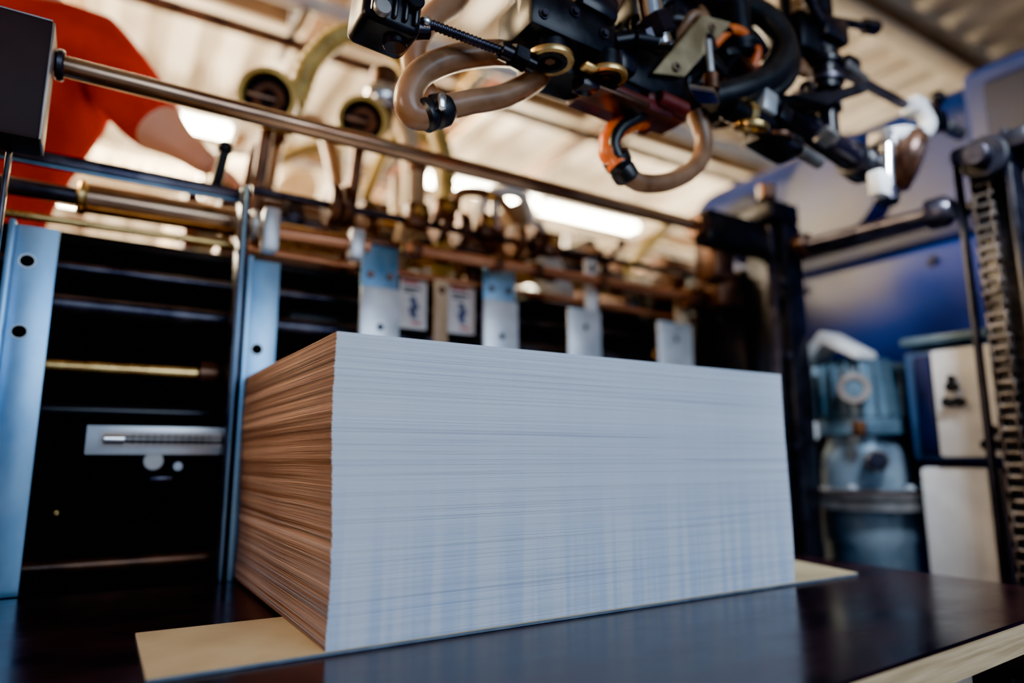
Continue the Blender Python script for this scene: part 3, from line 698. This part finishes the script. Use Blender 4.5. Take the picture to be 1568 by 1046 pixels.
def hand(name,w,d,up):
    w=Vector(w); d=Vector(d).normalized(); n=Vector(up).normalized(); s_=d.cross(n).normalized()
    k=skinned
    V=[(*(w-d*.01),.026),(*(w+d*.045),(.036,.02)),(*(w+d*.08),(.036,.016))]
    k(name+'_palm',V,[(0,1,'k'),(1,2,'k')],{'k':skin},WK,2)
    for j,(off,L) in enumerate(((-.030,.068),(-.010,.078),(.010,.072),(.029,.056))):
        a=w+d*.07+s_*off; p1=a+d*L*.45-n*.004; p2=p1+d*L*.25-n*L*.28; p3=p2+d*L*.02-n*L*.34
        V=[(*a,.0095),(*p1,.009),(*p2,.008),(*p3,.007)]
        k(name+'_finger_%d'%(j+1),V,[(0,1,'k'),(1,2,'k'),(2,3,'k')],{'k':skin},WK,1)
    a=w+d*.02-s_*.025; p1=a+d*.03-s_*.022-n*.008; p2=p1+d*.03-s_*.004-n*.014
    k(name+'_thumb',[(*a,.012),(*p1,.010),(*p2,.008)],[(0,1,'k'),(1,2,'k')],{'k':skin},WK,1)
hand('left_hand',(-.045,1.16,1.135),(.75,-.3,-.45),(.3,-.3,.8)); hand('right_hand',(-.76,1.16,1.02),(.4,-.6,-.5),(.2,-.5,.8))
b=B('head',WK); hc=Vector((-.58,1.30,1.80))
b.sph(hc,.1,skin,(.78,.95,1.15)); b.sph(hc+Vector((0,-.02,-.06)),.07,skin,(.85,.95,.9))
b.sph(hc+Vector((0,.015,.03)),.105,hair,(.80,.95,1.08)); b.cyl(hc+Vector((0,-.085,.0)),hc+Vector((0,-.112,-.03)),.008,skin,r2=.014)
for s_ in (-1,1): b.sph(hc+Vector((.03*s_,-.086,.005)),.012,white); b.sph(hc+Vector((.03*s_,-.096,.005)),.006,black); b.sph(hc+Vector((.08*s_,0,-.01)),.028,skin,(.35,.7,1)); b.box(hc+Vector((.03*s_,-.092,.028)),(.03,.008,.006),hair)
b.box(hc+Vector((0,-.09,-.055)),(.045,.012,.010),redpart,bev=.004)
b.done()
b=B('operator_platform'); b.box((-.72,1.78,-.02),(1.36,1.1,.04),greymetal,bev=.005)
for x_ in (-1.35,-.1):
    for y_ in (1.28,2.25): b.box((x_,y_,-.295),(.06,.06,.51),greymetal)
b.done()

# ------------------------------------------------------------ lights
def area(name,loc,tgt,sx,sy,p,c,spread=180):
    l=D.lights.new(name,'AREA'); l.shape='RECTANGLE'; l.size=sx; l.size_y=sy; l.energy=p; l.color=c; l.spread=math.radians(spread)
    o=D.objects.new(name,l); COL.objects.link(o); o.location=loc; o.rotation_euler=(Vector(tgt)-Vector(loc)).to_track_quat('-Z','Y').to_euler(); return o
area('front_daylight',(.9,-3.4,1.7),(.45,0,.3),2.6,1.8,48,(.66,.82,1),120)
area('warm_skylight',(-2.2,2.6,2.7),(.3,.3,.8),1.6,1.6,200,(1,.72,.38),110)
area('left_warm_fill',(-2.4,-.4,.9),(0,.4,.3),.8,.8,7,(1,.70,.48),70)  # unseen warm fill added for the stack's left side
area('motor_fill',(1.25,-.6,1.5),(1.95,.2,.25),.3,.3,11,(.78,.88,1),80)  # unseen cool fill added to brighten the motor and white pedestal
for (x_,y_,p) in ((-1.2,3.6,800),(2.9,4.4,450),(1,7.5,850),(5.5,4.5,330),(-3.5,6.5,750)):
    l=D.lights.new('hall_fill','POINT'); l.energy=p; l.color=(1,.82,.55); l.shadow_soft_size=.4; o=D.objects.new('hall_fill',l); COL.objects.link(o); o.location=(x_,y_,2.2)  # point fills without fixtures, added to brighten the ceiling
w=D.worlds.new('world'); SC.world=w; w.use_nodes=True; bg=w.node_tree.nodes['Background']; bg.inputs[0].default_value=(.42,.65,1,1); bg.inputs[1].default_value=.48

# ------------------------------------------------------------ camera
cd=D.cameras.new('camera'); cam=D.objects.new('camera',cd); COL.objects.link(cam); SC.camera=cam
cd.sensor_width=36; cd.lens=23.86; cam.location=(-.302,-.980,.2705)
cam.rotation_euler=(math.radians(90+9.67),0,math.radians(58.3-90))
cd.dof.use_dof=True; cd.dof.focus_distance=1.12; cd.dof.aperture_fstop=.85; cd.clip_start=.02
try:
    SC.view_settings.view_transform='AgX'; SC.view_settings.look='AgX - Punchy'
    SC.view_settings.exposure=.5
except Exception as e: print(e)
